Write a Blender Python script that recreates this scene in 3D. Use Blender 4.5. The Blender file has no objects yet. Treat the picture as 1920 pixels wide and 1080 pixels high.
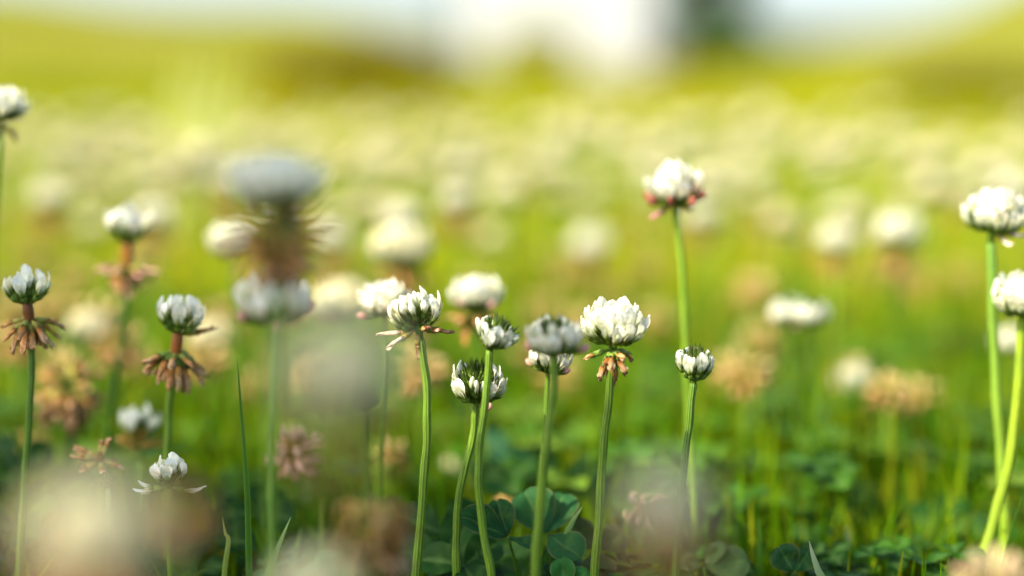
import bpy, math, random
import numpy as np
from mathutils import Vector, Matrix
random.seed(7)
rng = np.random.default_rng(11)
R = math.radians

# ------------------------------------------------------------------ camera
sc = bpy.context.scene
CH = 0.17                      # camera height over the ground, metres
LENS, SENS = 50.0, 36.0
FPX = 1920 * LENS / SENS       # focal length in photo pixels
PITCH = math.atan((540 - 130) / FPX)
FOCUS = 0.42
cam = bpy.data.cameras.new('camera')
cam.lens = LENS; cam.sensor_width = SENS
cam.clip_start = 0.01; cam.clip_end = 2000
cam.dof.use_dof = True; cam.dof.focus_distance = FOCUS; cam.dof.aperture_fstop = 2.1
camo = bpy.data.objects.new('camera', cam)
sc.collection.objects.link(camo)
camo.location = (0, 0, CH); camo.rotation_euler = (math.pi / 2 - PITCH, 0, 0)
sc.camera = camo

# ------------------------------------------------------------------ light
SUN_EL, SUN_AZ = 42, -118       # azimuth measured from +Y (view direction) towards +X
w = bpy.data.worlds.new('World'); sc.world = w; w.use_nodes = True
nt = w.node_tree; nt.nodes.clear()
sky = nt.nodes.new('ShaderNodeTexSky'); sky.sky_type = 'NISHITA'; sky.sun_disc = False
sky.sun_elevation = R(SUN_EL); sky.sun_rotation = R(SUN_AZ)
sky.air_density = 1.0; sky.dust_density = 3.0; sky.ozone_density = 3.0
bg = nt.nodes.new('ShaderNodeBackground'); bg.inputs['Strength'].default_value = 0.11
wo = nt.nodes.new('ShaderNodeOutputWorld')
nt.links.new(sky.outputs[0], bg.inputs[0]); nt.links.new(bg.outputs[0], wo.inputs[0])
sd = bpy.data.lights.new('sun', 'SUN'); sd.energy = 3.0; sd.angle = R(0.6); sd.color = (1.0, 0.92, 0.76)
so = bpy.data.objects.new('sun', sd); sc.collection.objects.link(so)
sv = Vector((math.sin(R(SUN_AZ)) * math.cos(R(SUN_EL)), math.cos(R(SUN_AZ)) * math.cos(R(SUN_EL)), math.sin(R(SUN_EL))))
so.rotation_euler = sv.to_track_quat('Z', 'Y').to_euler()
so.location = sv * 5
sc.view_settings.view_transform = 'Standard'; sc.view_settings.look = 'None'
sc.view_settings.exposure = 2.02; sc.view_settings.gamma = 1.0
sc.render.engine = 'CYCLES'
sc.cycles.use_denoising = True
sc.cycles.max_bounces = 8; sc.cycles.transmission_bounces = 4; sc.cycles.caustics_reflective = False

# ------------------------------------------------------------------ helpers
C = sc.collection
cp, sp_ = math.cos(PITCH), math.sin(PITCH)
def P(px, py, Z):
    """the real point that stands Z metres ahead at that direction"""
    x = (px - 960) / FPX * Z; y = (540 - py) / FPX * Z
    return Vector((x, Z * cp + y * sp_, CH - Z * sp_ + y * cp))

class MB:
    def __init__(s): s.v = []; s.f = []; s.m = []; s.c = []
    def vert(s, p, col): s.v.append(tuple(p)); s.c.append(col); return len(s.v) - 1
    def face(s, idx, m=0): s.f.append(idx); s.m.append(m)
    def ring_tube(s, rings, m=0, cap=True, wrap=True):
        """rings: list of lists of vertex ids, all of one length"""
        n = len(rings[0])
        for a, b in zip(rings, rings[1:]):
            for i in range(n if wrap else n - 1):
                j = (i + 1) % n
                s.face((a[i], a[j], b[j], b[i]), m)
        if cap and wrap:
            s.face(tuple(reversed(rings[0])), m); s.face(tuple(rings[-1]), m)
    def build(s, name, mats, parent=None, smooth=True):
        me = bpy.data.meshes.new(name)
        me.from_pydata(s.v, [], s.f); 
        for mt in mats: me.materials.append(mt)
        if len(mats) > 1: me.polygons.foreach_set('material_index', s.m)
        if smooth: me.polygons.foreach_set('use_smooth', [True] * len(s.f))
        at = me.color_attributes.new('tint', 'FLOAT_COLOR', 'POINT')
        at.data.foreach_set('color', [k for c in s.c for k in (c[0], c[1], c[2], 1.0)])
        me.update()
        o = bpy.data.objects.new(name, me); C.objects.link(o)
        if parent: o.parent = parent
        return o

def tag(o, label=None, cat=None, group=None, kind=None):
    if label: o['label'] = label
    if cat: o['category'] = cat
    if group: o['group'] = group
    if kind: o['kind'] = kind
    return o
def empty(name, loc):
    o = bpy.data.objects.new(name, None); o.location = loc; o.empty_display_size = 0.01
    C.objects.link(o); return o
def mixc(a, b, t): return tuple(a[i] + (b[i] - a[i]) * t for i in range(3))
def jit(c, k=0.12):
    f = 1 + random.uniform(-k, k)
    return (max(0, c[0] * f * (1 + random.uniform(-k, k) * .5)), c[1] * f, max(0, c[2] * f * (1 + random.uniform(-k, k) * .5)))

# ------------------------------------------------------------------ materials
def mat(name, trans=0.3, rough=0.5, noise=0.15, nscale=400, spec=0.3, bump=0.0, tcol=(1, 1, 1), bscale=None, stretch=(1, 1, 1)):
    m = bpy.data.materials.new(name); m.use_nodes = True
    n = m.node_tree; n.nodes.clear(); L = n.links.new
    out = n.nodes.new('ShaderNodeOutputMaterial')
    at = n.nodes.new('ShaderNodeAttribute'); at.attribute_name = 'tint'
    tc = n.nodes.new('ShaderNodeTexCoord'); mp = n.nodes.new('ShaderNodeMapping')
    mp.inputs['Scale'].default_value = stretch; L(tc.outputs['Object'], mp.inputs[0])
    nz = n.nodes.new('ShaderNodeTexNoise'); nz.inputs['Scale'].default_value = nscale; nz.inputs['Detail'].default_value = 4
    L(mp.outputs[0], nz.inputs['Vector'])
    mr = n.nodes.new('ShaderNodeMapRange'); mr.inputs[1].default_value = 0.3; mr.inputs[2].default_value = 0.7
    mr.inputs[3].default_value = 1 - noise; mr.inputs[4].default_value = 1 + noise
    L(nz.outputs[0], mr.inputs[0])
    vm = n.nodes.new('ShaderNodeVectorMath'); vm.operation = 'SCALE'
    L(at.outputs['Color'], vm.inputs[0]); L(mr.outputs[0], vm.inputs['Scale'])
    pb = n.nodes.new('ShaderNodeBsdfPrincipled'); pb.inputs['Roughness'].default_value = rough
    pb.inputs['Specular IOR Level'].default_value = spec
    L(vm.outputs[0], pb.inputs['Base Color'])
    if bump:
        b = n.nodes.new('ShaderNodeBump'); b.inputs['Strength'].default_value = bump; b.inputs['Distance'].default_value = 0.0004
        L(nz.outputs[0], b.inputs['Height']); L(b.outputs[0], pb.inputs['Normal'])
    if trans > 0:
        tr = n.nodes.new('ShaderNodeBsdfTranslucent')
        v2 = n.nodes.new('ShaderNodeVectorMath'); v2.operation = 'MULTIPLY'; v2.inputs[1].default_value = tcol
        L(vm.outputs[0], v2.inputs[0]); L(v2.outputs[0], tr.inputs[0])
        mx = n.nodes.new('ShaderNodeMixShader'); mx.inputs[0].default_value = trans
        L(pb.outputs[0], mx.inputs[1]); L(tr.outputs[0], mx.inputs[2]); L(mx.outputs[0], out.inputs[0])
    else:
        L(pb.outputs[0], out.inputs[0])
    return m
M_PETAL = mat('petal', 0.42, 0.6, 0.10, 900, 0.15, 0.4, stretch=(3, 3, .5), tcol=(1, .97, .78))
M_CALYX = mat('calyx', 0.25, 0.5, 0.25, 1500, 0.2, 0.3, stretch=(3, 3, .6))
M_DRY = mat('withered_petal', 0.2, 0.75, 0.4, 900, 0.15, 0.6)
M_STEM = mat('stem', 0.12, 0.5, 0.18, 700, 0.2, 0.25, stretch=(4, 4, .25))
M_LEAF = mat('clover_leaf', 0.25, 0.6, 0.15, 300, 0.1, 0.3, tcol=(1.3, 1.4, .6))
M_GRASS = mat('grass', 0.45, 0.7, 0.12, 60, 0.03, 0.0, tcol=(1.35, 1.3, .6))
M_FOL = mat('foliage', 0.35, 0.7, 0.2, 3, 0.03, 0.0, tcol=(1.3, 1.2, .6))
M_BARK = mat('bark', 0.0, 0.85, 0.35, 8, 0.2, 0.5)

# pigments (linear)
WHITE = (0.85, 0.84, 0.73); CREAM = (0.74, 0.67, 0.36); YG = (0.30, 0.40, 0.045)
PINK = (0.70, 0.38, 0.32); ROSE = (0.42, 0.12, 0.09); TAN = (0.50, 0.235, 0.055); BROWN = (0.21, 0.075, 0.010)
GREEN = (0.10, 0.18, 0.015); DGREEN = (0.060, 0.115, 0.008); PGREEN = (0.24, 0.33, 0.05)
STEM = (0.085, 0.165, 0.004); STEMD = (0.05, 0.12, 0.004); STEMY = (0.19, 0.27, 0.004)

# ------------------------------------------------------------------ florets
MM = 0.001
class Axis:
    """a planar curved centreline: leaves the receptacle at angle t0 from the head's axis and ends at t1"""
    def __init__(s, base, phi, t0, t1, L, side=0.0, bend=1.0):
        s.er = Vector((math.cos(phi), math.sin(phi), 0)); s.ez = Vector((0, 0, 1)); s.eb = Vector((-math.sin(phi), math.cos(phi), 0))
        s.t0, s.t1, s.L, s.side, s.bend = t0, t1, L, side, bend
        n = 24; s.pts = [Vector(base)]
        for i in range(n):
            k = (i + .5) / n; T = s.T(k)
            s.pts.append(s.pts[-1] + T * (L / n))
        s.n = n
    def ang(s, k):
        kk = min(1, max(0, k)) ** s.bend
        return s.t0 + (s.t1 - s.t0) * kk
    def T(s, k):
        a = s.ang(k)
        v = s.er * math.sin(a) + s.ez * math.cos(a) + s.eb * (s.side * k)
        return v.normalized()
    def N(s, k):
        a = s.ang(k)
        return s.er * math.cos(a) - s.ez * math.sin(a)
    def C(s, k):
        if k >= 1: return s.pts[-1] + s.T(1) * (k - 1) * s.L
        x = k * s.n; i = int(x); return s.pts[i].lerp(s.pts[min(i + 1, s.n)], x - i)

def tube(mb, ax, ks, rs, cols, seg, m, flat=1.0, jr=0.0):
    rings = []
    for k, r, c in zip(ks, rs, cols):
        cc = ax.C(k); N = ax.N(k); B = ax.eb
        rings.append([mb.vert(cc + (B * math.cos(a) + N * math.sin(a) * flat) * (r * (1 + random.uniform(-jr, jr))), c)
                      for a in [2 * math.pi * i / seg for i in range(seg)]])
    mb.ring_tube(rings, m)

def calyx(mb, ax, Lp, Lc, rc, seg, teeth, g, tooth_len=2.3, spread=.25):
    """pedicel Lp, tube Lc (metres), then five pointed teeth"""
    L = ax.L; a = Lp / L; b = (Lp + Lc) / L
    pale = mixc(g, PGREEN, .55)
    tube(mb, ax, [0, a * .8, a, a + (b - a) * .35, b], [.35 * MM, .38 * MM, .55 * MM, rc, rc * .95],
         [pale, pale, g, mixc(g, PGREEN, .5), jit(mixc(g, PGREEN, .3))], seg, 0)
    if teeth:
        for i in range(5):
            th = 2 * math.pi * (i + .25) / 5 + random.uniform(-.15, .15)
            d = ax.eb * math.cos(th) + ax.N(b) * math.sin(th)
            t = ax.eb * -math.sin(th) + ax.N(b) * math.cos(th)
            cc = ax.C(b); T = ax.T(b)
            Lt = tooth_len * MM * random.uniform(.75, 1.15)
            dk = mixc(DGREEN, (0.05, .03, .02), random.random() * .6)
            v0 = mb.vert(cc + d * rc * 1.02 + t * .42 * MM, g); v1 = mb.vert(cc + d * rc * 1.02 - t * .42 * MM, g)
            m0 = mb.vert(cc + d * (rc * (1.12 + spread)) + T * Lt * .5 + t * .22 * MM, dk); m1 = mb.vert(cc + d * (rc * (1.12 + spread)) + T * Lt * .5 - t * .22 * MM, dk)
            mc = mb.vert(cc + d * (rc * (1.22 + spread)) + T * Lt * .5, dk)
            tp = mb.vert(cc + d * (rc * (1.15 + spread * 2.2)) + T * Lt, dk)
            mb.face((v0, v1, m1, mc, m0), 0); mb.face((m0, mc, tp), 0); mb.face((mc, m1, tp), 0)
    return b

def prof(v, tip=.5):
    """petal outline 0..1: claw, blade, rounded tip"""
    w = .25 + .75 * math.sin(min(1, v / .7) * math.pi / 2) ** 1.5
    if v > .80: w *= math.sqrt(max(0, 1 - ((v - .80) / .21) ** 2)) * (1 - tip * .0) 
    return max(w, .10)

def petal(mb, ax, b, Lb, W, alpha, off, nu, nv, cbase, ctip, pinkc, pk, recurve=.0, m=1, lateral=0.0, flip=1, rumple=.0):
    """a folded blade growing on from centreline position b"""
    rows = []
    n0 = random.uniform(0, 6)
    for j in range(nv + 1):
        v = 1 - (1 - j / nv) ** 1.6; k = b - .02 + v * Lb / ax.L
        cc = ax.C(k); N = ax.N(k); B = ax.eb; w = W * prof(v)
        rc = recurve * (max(0, v - .45) / .55) ** 2
        row = []
        for i in range(nu + 1):
            u = -1 + 2 * i / nu
            al = alpha * (1.1 - .55 * v)
            x = w * math.sin(u * al) / math.sin(max(al, .6))
            y = w * (1 - math.cos(u * al)) * .8
            rr = rumple * math.sin(n0 + u * 5 + v * 7) * v
            edge_drop = -.07 * Lb * (u * u) * v
            p = cc + B * (x + lateral * math.sin(v * 1.6)) + N * (flip * (y - off) - rc + rr) + ax.T(k) * edge_drop
            c = mixc(cbase, ctip, min(1, max(0, (v - .12) / .5)))
            if m == 1 and v < .72: c = mixc(c, (.50, .56, .22), .5 * (1 - v / .72) * max(0, math.cos(u * 9 + n0)) ** 2)
            if pk > 0:
                q = pk * max(0, 1 - abs(v - .3) / .45) * (.4 + .6 * abs(u))
                c = mixc(c, pinkc, min(1, q))
            if abs(u) > .9 and v > .5: c = mixc(c, (.7, .68, .6), .15)
            row.append(mb.vert(p, c))
        rows.append(row)
    mb.ring_tube(rows, m, cap=False, wrap=False)

def floret_open(mb, ax, q, g, W=2.3, pk=0.0, cream=0.0, teeth=True, Lp=1.6, Lc=3.0, hood=1.15, pinkc=PINK):
    """q quality 0 low .. 2 high"""
    seg = (5, 6, 8)[q]; L = ax.L
    b = calyx(mb, ax, Lp * MM, Lc * MM, .95 * MM, seg, teeth, g)
    Lb = L - (Lp + Lc) * MM + 1.0 * MM
    tip = mixc(WHITE, CREAM, cream)
    nu, nv = ((3, 4), (4, 6), (8, 10))[q]
    petal(mb, ax, b, Lb, W * MM, hood, .75 * MM, nu, nv, YG, jit(tip, .04), pinkc, pk, recurve=random.uniform(.2, 1.3) * MM, rumple=.2 * MM)
    if q > 0:
        for sgn in (-1, 1):
            petal(mb, ax, b, Lb * random.uniform(.58, .72), W * .42 * MM, .8, -.35 * MM, 3, (4, 5, 7)[q], YG, mixc(WHITE, YG, .18), pinkc, pk * .5, lateral=sgn * .75 * MM)
    kb = b
    tube(mb, ax, [kb - .02, kb + .12, kb + .26, kb + .36], [.75 * MM, .85 * MM, .6 * MM, .12 * MM],
         [YG, YG, mixc(YG, WHITE, .4), mixc(YG, WHITE, .5)], max(4, seg - 2), 1, flat=1.0)

def floret_bud(mb, ax, q, g, show=.4, tcol=None):
    """closed bud: green calyx with long teeth, a white tip showing once it opens"""
    seg = (5, 6, 7)[q]; L = ax.L
    Lp = max(.8 * MM, L * .30); Lc = 2.6 * MM
    if show <= .3:
        Lc = max(2.0 * MM, L * .36)
        b = calyx(mb, ax, Lp, Lc, .62 * MM, seg, True, g, L / MM * .36, -.32)
        tube(mb, ax, [b - .02, b + .14, b + .24], [.5 * MM, .42 * MM, .08 * MM], [PGREEN, PGREEN, tcol or PGREEN], seg, 0)
        return
    b = calyx(mb, ax, Lp, Lc, .8 * MM, seg, True, g, 2.7, .12)
    Lt = max(1.5 * MM, L - Lp - Lc); k1 = b + Lt / L
    c0 = mixc(YG, PGREEN, .2); c1 = tcol or mixc(YG, WHITE, min(1, .35 + show * .7))
    ks = [b - .03, b + (k1 - b) * .3, b + (k1 - b) * .65, b + (k1 - b) * .88, k1]
    tube(mb, ax, ks, [.55 * MM, .85 * MM, .9 * MM * (.7 + .45 * show), .62 * MM, .15 * MM], [c0, mixc(c0, c1, .5), c1, c1, c1], seg, 1, flat=1.5)

def floret_dry(mb, ax, q, g, tanc=None, green=.4):
    seg = (5, 6, 8)[q]
    gg = mixc(jit(TAN, .2), jit(g, .2), min(1, green * random.uniform(.5, 1.5)))
    b = calyx(mb, ax, 1.4 * MM, 3.1 * MM, .95 * MM, seg, q > 0, gg, 1.6, .1)
    c = tanc or mixc(TAN, BROWN, random.random() * .9)
    c = jit(c, .2); c2 = mixc(c, (.62, .42, .22), random.random() * .6)
    k1 = 1.0
    ks = [b - .03, b + (k1 - b) * .3, b + (k1 - b) * .6, b + (k1 - b) * .85, k1 + random.uniform(-.05, .06)]
    tube(mb, ax, ks, [.85 * MM, 1.05 * MM, .85 * MM, .55 * MM, .08 * MM], [c, c, c2, c2, mixc(c2, BROWN, .3)], seg + 1, 2, flat=.6, jr=.35)
    if q > 0:   # shrivelled banner flap
        petal(mb, ax, b + .05, (k1 - b) * ax.L * random.uniform(.8, 1.05), 1.1 * MM, 1.3, .5 * MM, 3, 5, c, c2, c, 0, m=2, flip=random.choice((1, -1)), rumple=.5 * MM, recurve=random.uniform(-.6, .9) * MM)

MATS = [M_CALYX, M_PETAL, M_DRY]

def receptacle(mb, h, r, col, top=0.0):
    rings = []
    for z, rr in ((-h, r * .9), (-h * .55, r * .95), (-h * .1, r * 1.15), (top * .6, r * 1.05), (top, r * .5), (top + r * .5, r * .1)):
        rings.append([mb.vert((math.cos(a) * rr, math.sin(a) * rr, z), jit(col, .08)) for a in [2 * math.pi * i / 10 for i in range(10)]])
    mb.ring_tube(rings, 0)

def make_florets(spec, q):
    """spec: list of rings (state, count, t0, t1, length mm, base height mm, options). yields (state, MB)"""
    out = []
    for state, n, t0, t1, L, bz, op in spec:
        ph0 = random.uniform(0, 6.28)
        for i in range(n):
            phi = op.get('phi', [None] * n)[i] if op.get('phi') else None
            if phi is None: phi = ph0 + 2 * math.pi * i / n + random.uniform(-.5, .5) * 2.2 / max(n, 3)
            else: phi = R(phi)
            wob = 2.0 if state == 'dry' else 1.0
            a0 = R(t0 + random.uniform(-8, 8) * wob); a1 = R(t1 + random.uniform(-10, 10) * wob)
            LL = L * MM * random.uniform(1 - .1 * wob, 1 + .09 * wob)
            z = (bz + random.uniform(-.3, .3)) * MM
            br = op.get('br', 1.0) * MM
            ax = Axis((math.cos(phi) * br * math.sin(a0), math.sin(phi) * br * math.sin(a0), z), phi, a0, a1, LL,
                      side=random.uniform(-.12, .12) * op.get('mess', 1), bend=op.get('bend', .8))
            mb = MB(); g = jit(mixc(GREEN, DGREEN, op.get('dark', .25)), .15)
            if state == 'open':
                pk = op.get('pink', 0.0) * random.choice((0, .5, 1, 1.3)); 
                floret_open(mb, ax, q, g, W=op.get('W', 2.3) * random.uniform(.88, 1.12), pk=pk, cream=min(1, op.get('cream', 0.0) + random.random() ** 3 * .5), Lp=op.get('Lp', 1.6), hood=random.uniform(.95, 1.35), pinkc=op.get('pinkc', PINK))
            elif state == 'bud':
                floret_bud(mb, ax, q, g, op.get('show', .4) * random.uniform(.6, 1.3), op.get('tcol'))
            else:
                floret_dry(mb, ax, q, mixc(g, PGREEN, op.get('pale', .3)), op.get('tanc'), op.get('green', .4))
            out.append((state, mb))
    return out

# -- kinds of head.  Rings run from the outside/bottom to the top.
def rim(pink, c=PINK, t=94, L=10.5):
    n = int(round(5 * min(1.6, pink)))
    return [('bud', n, t, 48, L, -1.0, dict(show=.9, tcol=c, dark=.3))] if n else []
def K_full(s=1.0, pink=.25, cream=0., core=2.0):
    return rim(pink) + [('open', 15, 80, 22, 12.8, -.9, dict(pink=pink, cream=cream, W=1.9, Lp=2.6, bend=1.0)),
            ('open', 15, 64, 14, 12.6, .1, dict(pink=pink * .5, cream=cream, W=1.9, Lp=2.4, bend=1.0)),
            ('open', 12, 48, 9, 11.3, .8, dict(cream=cream, W=1.7, Lp=2.2)),
            ('open', 8, 32, 6, 10.0, 1.3, dict(cream=cream, W=1.4, Lp=2.0)), ('bud', 9, 24, 4, 9.2, 1.6, dict(show=.8, dark=.5)), ('bud', 6, 10, 0, 8.4, 1.8, dict(show=.2, dark=.6))]
def K_cup(pink=.2):
    return rim(pink) + [('open', 12, 76, 17, 12.8, -.8, dict(pink=pink, W=2.15, Lp=2.8, bend=1.0)), ('open', 9, 60, 11, 12.8, .2, dict(pink=pink * .6, W=1.8, Lp=2.4)),
            ('bud', 10, 54, 14, 11.4, .8, dict(show=.7, dark=.6)), ('bud', 13, 40, 10, 11.2, 1.3, dict(show=.1, dark=.5)), ('bud', 14, 22, 4, 11.4, 1.8, dict(show=.0, dark=.5))]
def K_sparse(pink=.2, n=7):
    return [('open', n, 62, 16, 12, 1.6, dict(pink=pink, W=2.1, bend=.9, Lp=2.4)), ('open', max(3, n - 3), 34, 4, 11.6, 2.2, dict(W=1.9, pink=pink, Lp=2.2)),
            ('bud', 6, 22, 4, 9, 2.4, dict(show=.6, dark=.6))]
def K_skirt(n1=9, n2=9, n3=6, L=10.6, z=-3.4, green=.45):
    return [('dry', n1, 100, 124, L, z, dict(green=green * 1.2)), ('dry', n2, 122, 160, L * 1.1, z - .3, dict(green=green)), ('dry', n3, 145, 168, L * .96, z - .8, dict(green=green * .8))]
def K_dryball(n=12):
    return [('dry', 6, 60, 70, 8, 0, dict(green=.5)), ('dry', n, 95, 118, 8.6, -.8, dict(green=.3)), ('dry', n, 118, 146, 8.6, -1.4, dict(green=.15)), ('dry', n - 3, 140, 165, 8.4, -2., dict(green=.1)), ('dry', 3, 25, 40, 7, .5, dict(green=.4))]
def K_bud():
    return [('bud', 10, 80, 30, 5.6, -.3, dict(show=.1, dark=.1)), ('bud', 10, 55, 20, 5.8, .3, dict(show=.15, dark=.1)), ('bud', 9, 32, 10, 5.8, .8, dict(show=.1, dark=.1)), ('bud', 5, 12, 4, 5.6, 1.1, dict(show=.1))]

def ribbed(mb, pts, r0, r1, c0, c1, q=2, m=0):
    """a ribbed stalk through world points"""
    # Catmull-Rom
    P4 = [pts[0] * 2 - pts[1]] + pts + [pts[-1] * 2 - pts[-2]]
    path = []
    steps = (3, 5, 10)[q]
    for i in range(1, len(P4) - 2):
        a, b, c, d = P4[i - 1:i + 3]
        for j in range(steps):
            t = j / steps
            path.append(.5 * ((2 * b) + (c - a) * t + (2 * a - 5 * b + 4 * c - d) * t * t + (3 * b - a - 3 * c + d) * t ** 3))
    path.append(pts[-1])
    w0, w1 = random.uniform(0, 6), random.uniform(0, 6)
    if q: path = [p + Vector((math.sin(i * .55 + w0), math.sin(i * .4 + w1), 0)) * (r1 * .09 if 0 < i < len(path) - 1 else 0) for i, p in enumerate(path)]
    tone = [random.uniform(-.12, .12) for _ in range(len(path) + 3)]
    seg = (6, 12, 32)[q]; rings = []; n = len(path)
    X = Vector((1, 0, 0))
    ph = random.uniform(0, 6)
    for i, p in enumerate(path):
        T = (path[min(i + 1, n - 1)] - path[max(i - 1, 0)]).normalized()
        U = (X - T * X.dot(T)).normalized(); V = T.cross(U)
        k = i / (n - 1); r = (r0 + (r1 - r0) * k) * (1 + .05 * math.sin(i * .7 + w1)); ft = 1 + (tone[i] + tone[i + 1] + tone[i + 2]) / 3 * 1.6
        tw = ph + k * .8
        ring = []
        for s in range(seg):
            a = 2 * math.pi * s / seg
            rib = 1 + (.11 * math.cos(8 * (a + tw)) if q == 2 else 0)
            c = mixc(c0, c1, k); c = (c[0] * ft * (1 + .3 * (ft - 1)), c[1] * ft, c[2])
            if q == 2: c = mixc(c, PGREEN, .5 * max(0, math.cos(8 * (a + tw))))
            ring.append(mb.vert(p + (U * math.cos(a) + V * math.sin(a)) * r * rib, c))
        rings.append(ring)
    mb.ring_tube(rings, m)
    return path

def hairs(mb, path, r, col, n):
    for _ in range(n):
        i = random.randrange(len(path) - 1); p = path[i].lerp(path[i + 1], random.random())
        a = random.uniform(0, 6.28); d = Vector((math.cos(a), math.sin(a), random.uniform(.1, .8))).normalized()
        b = p + Vector((d.x, d.y, 0)).normalized() * r * .95; e = b + d * random.uniform(.35, .9) * MM
        t = Vector((-d.y, d.x, 0)) * .035 * MM; u = Vector((0, 0, .05 * MM))
        v = [mb.vert(b + t, col), mb.vert(b - t, col), mb.vert(e, col), mb.vert(b + u, col)]
        mb.face((v[0], v[1], v[2])); mb.face((v[1], v[3], v[2]))

def flower(label, head, Z, stem, kind, size=1.0, skirt=None, tilt=(0, 0), q=2, sr=1.25, scol=STEM, scol2=None, group=None, dzs=0.0, core=GREEN, corelen=1.6, cat='clover flower', name='clover_flower', sparts=True, zs=None, foot=True):
    """head: photo position of the point where the stalk meets the head; stem: further photo points downwards"""
    hp = P(head[0], head[1], Z)
    pts = [hp]
    for i, (x, y) in enumerate(stem):
        zz = Z + (dzs * (i + 1)); pts.append(P(x, y, zz))
    last = pts[-1]; prev = pts[-2]
    if last.z > 0.002:           # let the stalk run on down into the ground
        d = (last - prev); d = d.normalized() if d.length > 0 else Vector((0, 0, -1))
        d = (d + Vector((0, 0, -.8))).normalized()
        if d.z > -.3: d = Vector((0, 0, -1))
        pts.append(last + d * ((last.z + .004) / -d.z))
    sr *= .88
    root = empty(name, Vector((pts[-1].x, pts[-1].y, 0.0)))
    tag(root, label, cat, group)
    base = root.location
    smb = MB()
    lp = [p - base for p in reversed(pts)]
    path = ribbed(smb, lp, sr * 1.15 * MM * size, sr * MM * size, jit(scol2 or scol, .05), jit(scol, .05), q)
    if q == 2: hairs(smb, path, sr * MM * size, (.35, .42, .2), 260)
    st = smb.build('stem', [M_STEM], root)
    hm = MB(); rl = corelen + (3.2 if skirt else 0)
    receptacle(hm, rl * MM, (1.6 if corelen > 8 else 1.15) * MM, core, 2.4 * MM)
    detailed = (q == 2 and sparts)
    fl = make_florets(kind, q); sk = make_florets(skirt, q) if skirt else []
    M = Matrix.Translation(hp - base) @ Matrix.Rotation(R(tilt[0]), 4, 'Y') @ Matrix.Rotation(R(tilt[1]), 4, 'X') @ Matrix.Rotation(random.uniform(0, 6.28) if not any(r[6].get('phi') for r in kind) else 0, 4, 'Z') @ Matrix.Scale(size, 4) @ Matrix.Translation((0, 0, rl * MM * .9))
    if detailed:
        ho = hm.build('flower_head', MATS, root); ho.matrix_basis = M
        for s, mb in fl + sk:
            nm = {'open': 'floret', 'bud': 'bud', 'dry': 'withered_floret'}[s]
            mb.build(nm, MATS, ho)
    else:
        def merge(dst, src):
            o = len(dst.v); dst.v += src.v; dst.c += src.c; dst.m += src.m
            dst.f += [tuple(i + o for i in f) for f in src.f]
        dm = MB()
        for s, mb in fl: merge(hm if s != 'dry' else dm, mb)
        for s, mb in sk: merge(dm, mb)
        ho = hm.build('flower_head', MATS, root); ho.matrix_basis = M
        if dm.v:
            do = dm.build('withered_florets', MATS, root); do.matrix_basis = M
    return root

# ------------------------------------------------------------------ ground, far setting
def grid_sheet(name, x0, x1, y0, y1, nx, ny, zf, colf, m, kind='structure'):
    xs = np.linspace(x0, x1, nx + 1); ys = y0 + (y1 - y0) * np.linspace(0, 1, ny + 1) ** 2.2
    mb = MB()
    for y in ys:
        for x in xs: mb.vert((x, y, zf(x, y)), colf(x, y))
    for j in range(ny):
        for i in range(nx):
            a = j * (nx + 1) + i; mb.face((a, a + 1, a + nx + 2, a + nx + 1))
    o = mb.build(name, [m]); tag(o, kind=kind); return o

def m_ground():
    m = bpy.data.materials.new('soil_and_turf'); m.use_nodes = True; n = m.node_tree; L = n.links.new
    pb = n.nodes['Principled BSDF']; pb.inputs['Roughness'].default_value = .9; pb.inputs['Specular IOR Level'].default_value = .1
    geo = n.nodes.new('ShaderNodeNewGeometry')
    n1 = n.nodes.new('ShaderNodeTexNoise'); n1.inputs['Scale'].default_value = 1.3; n1.inputs['Detail'].default_value = 8
    L(geo.outputs['Position'], n1.inputs['Vector'])
    cr = n.nodes.new('ShaderNodeValToRGB'); e = cr.color_ramp.elements
    e[0].position = .3; e[0].color = (.09, .115, .006, 1); e[1].position = .7; e[1].color = (.17, .145, .012, 1)
    L(n1.outputs[0], cr.inputs[0])
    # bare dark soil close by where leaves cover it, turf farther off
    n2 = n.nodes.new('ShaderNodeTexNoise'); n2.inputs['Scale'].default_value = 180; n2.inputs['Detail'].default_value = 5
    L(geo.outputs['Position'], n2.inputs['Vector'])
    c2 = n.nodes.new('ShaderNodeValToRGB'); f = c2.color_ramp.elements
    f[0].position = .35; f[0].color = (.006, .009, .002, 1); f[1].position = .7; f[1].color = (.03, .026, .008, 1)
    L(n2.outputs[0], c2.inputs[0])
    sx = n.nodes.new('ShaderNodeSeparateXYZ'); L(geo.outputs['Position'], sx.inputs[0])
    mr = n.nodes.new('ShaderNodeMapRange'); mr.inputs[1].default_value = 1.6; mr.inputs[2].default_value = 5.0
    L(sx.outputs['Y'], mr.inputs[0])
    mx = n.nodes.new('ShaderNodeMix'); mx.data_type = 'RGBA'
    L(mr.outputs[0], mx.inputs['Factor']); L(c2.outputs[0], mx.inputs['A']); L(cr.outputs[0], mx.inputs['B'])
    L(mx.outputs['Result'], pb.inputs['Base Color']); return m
M_GROUND = m_ground()
def hz(x, y):
    """rolling land: flat by the camera, a long bank on the left and a higher one on the right far away"""
    h = 0.0
    if y > 14:
        k = min(1, (y - 14) / 26); k = k * k * (3 - 2 * k)
        u = x / max(y, 1) * FPX + 960          # direction only, to shape the bank
        left = 2.5 * max(0, min(1, (900 - u) / 850)) + .9 * math.exp(-((u - 640) / 260) ** 2)
        right = .95 * max(0, min(1, (u - 1380) / 120)) + 2.3 * max(0, min(1.6, (u - 1620) / 330)) ** 1.3
        h += k * (left + right) * .92
        if y > 40: h += (y - 40) * .0
    return h
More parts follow.
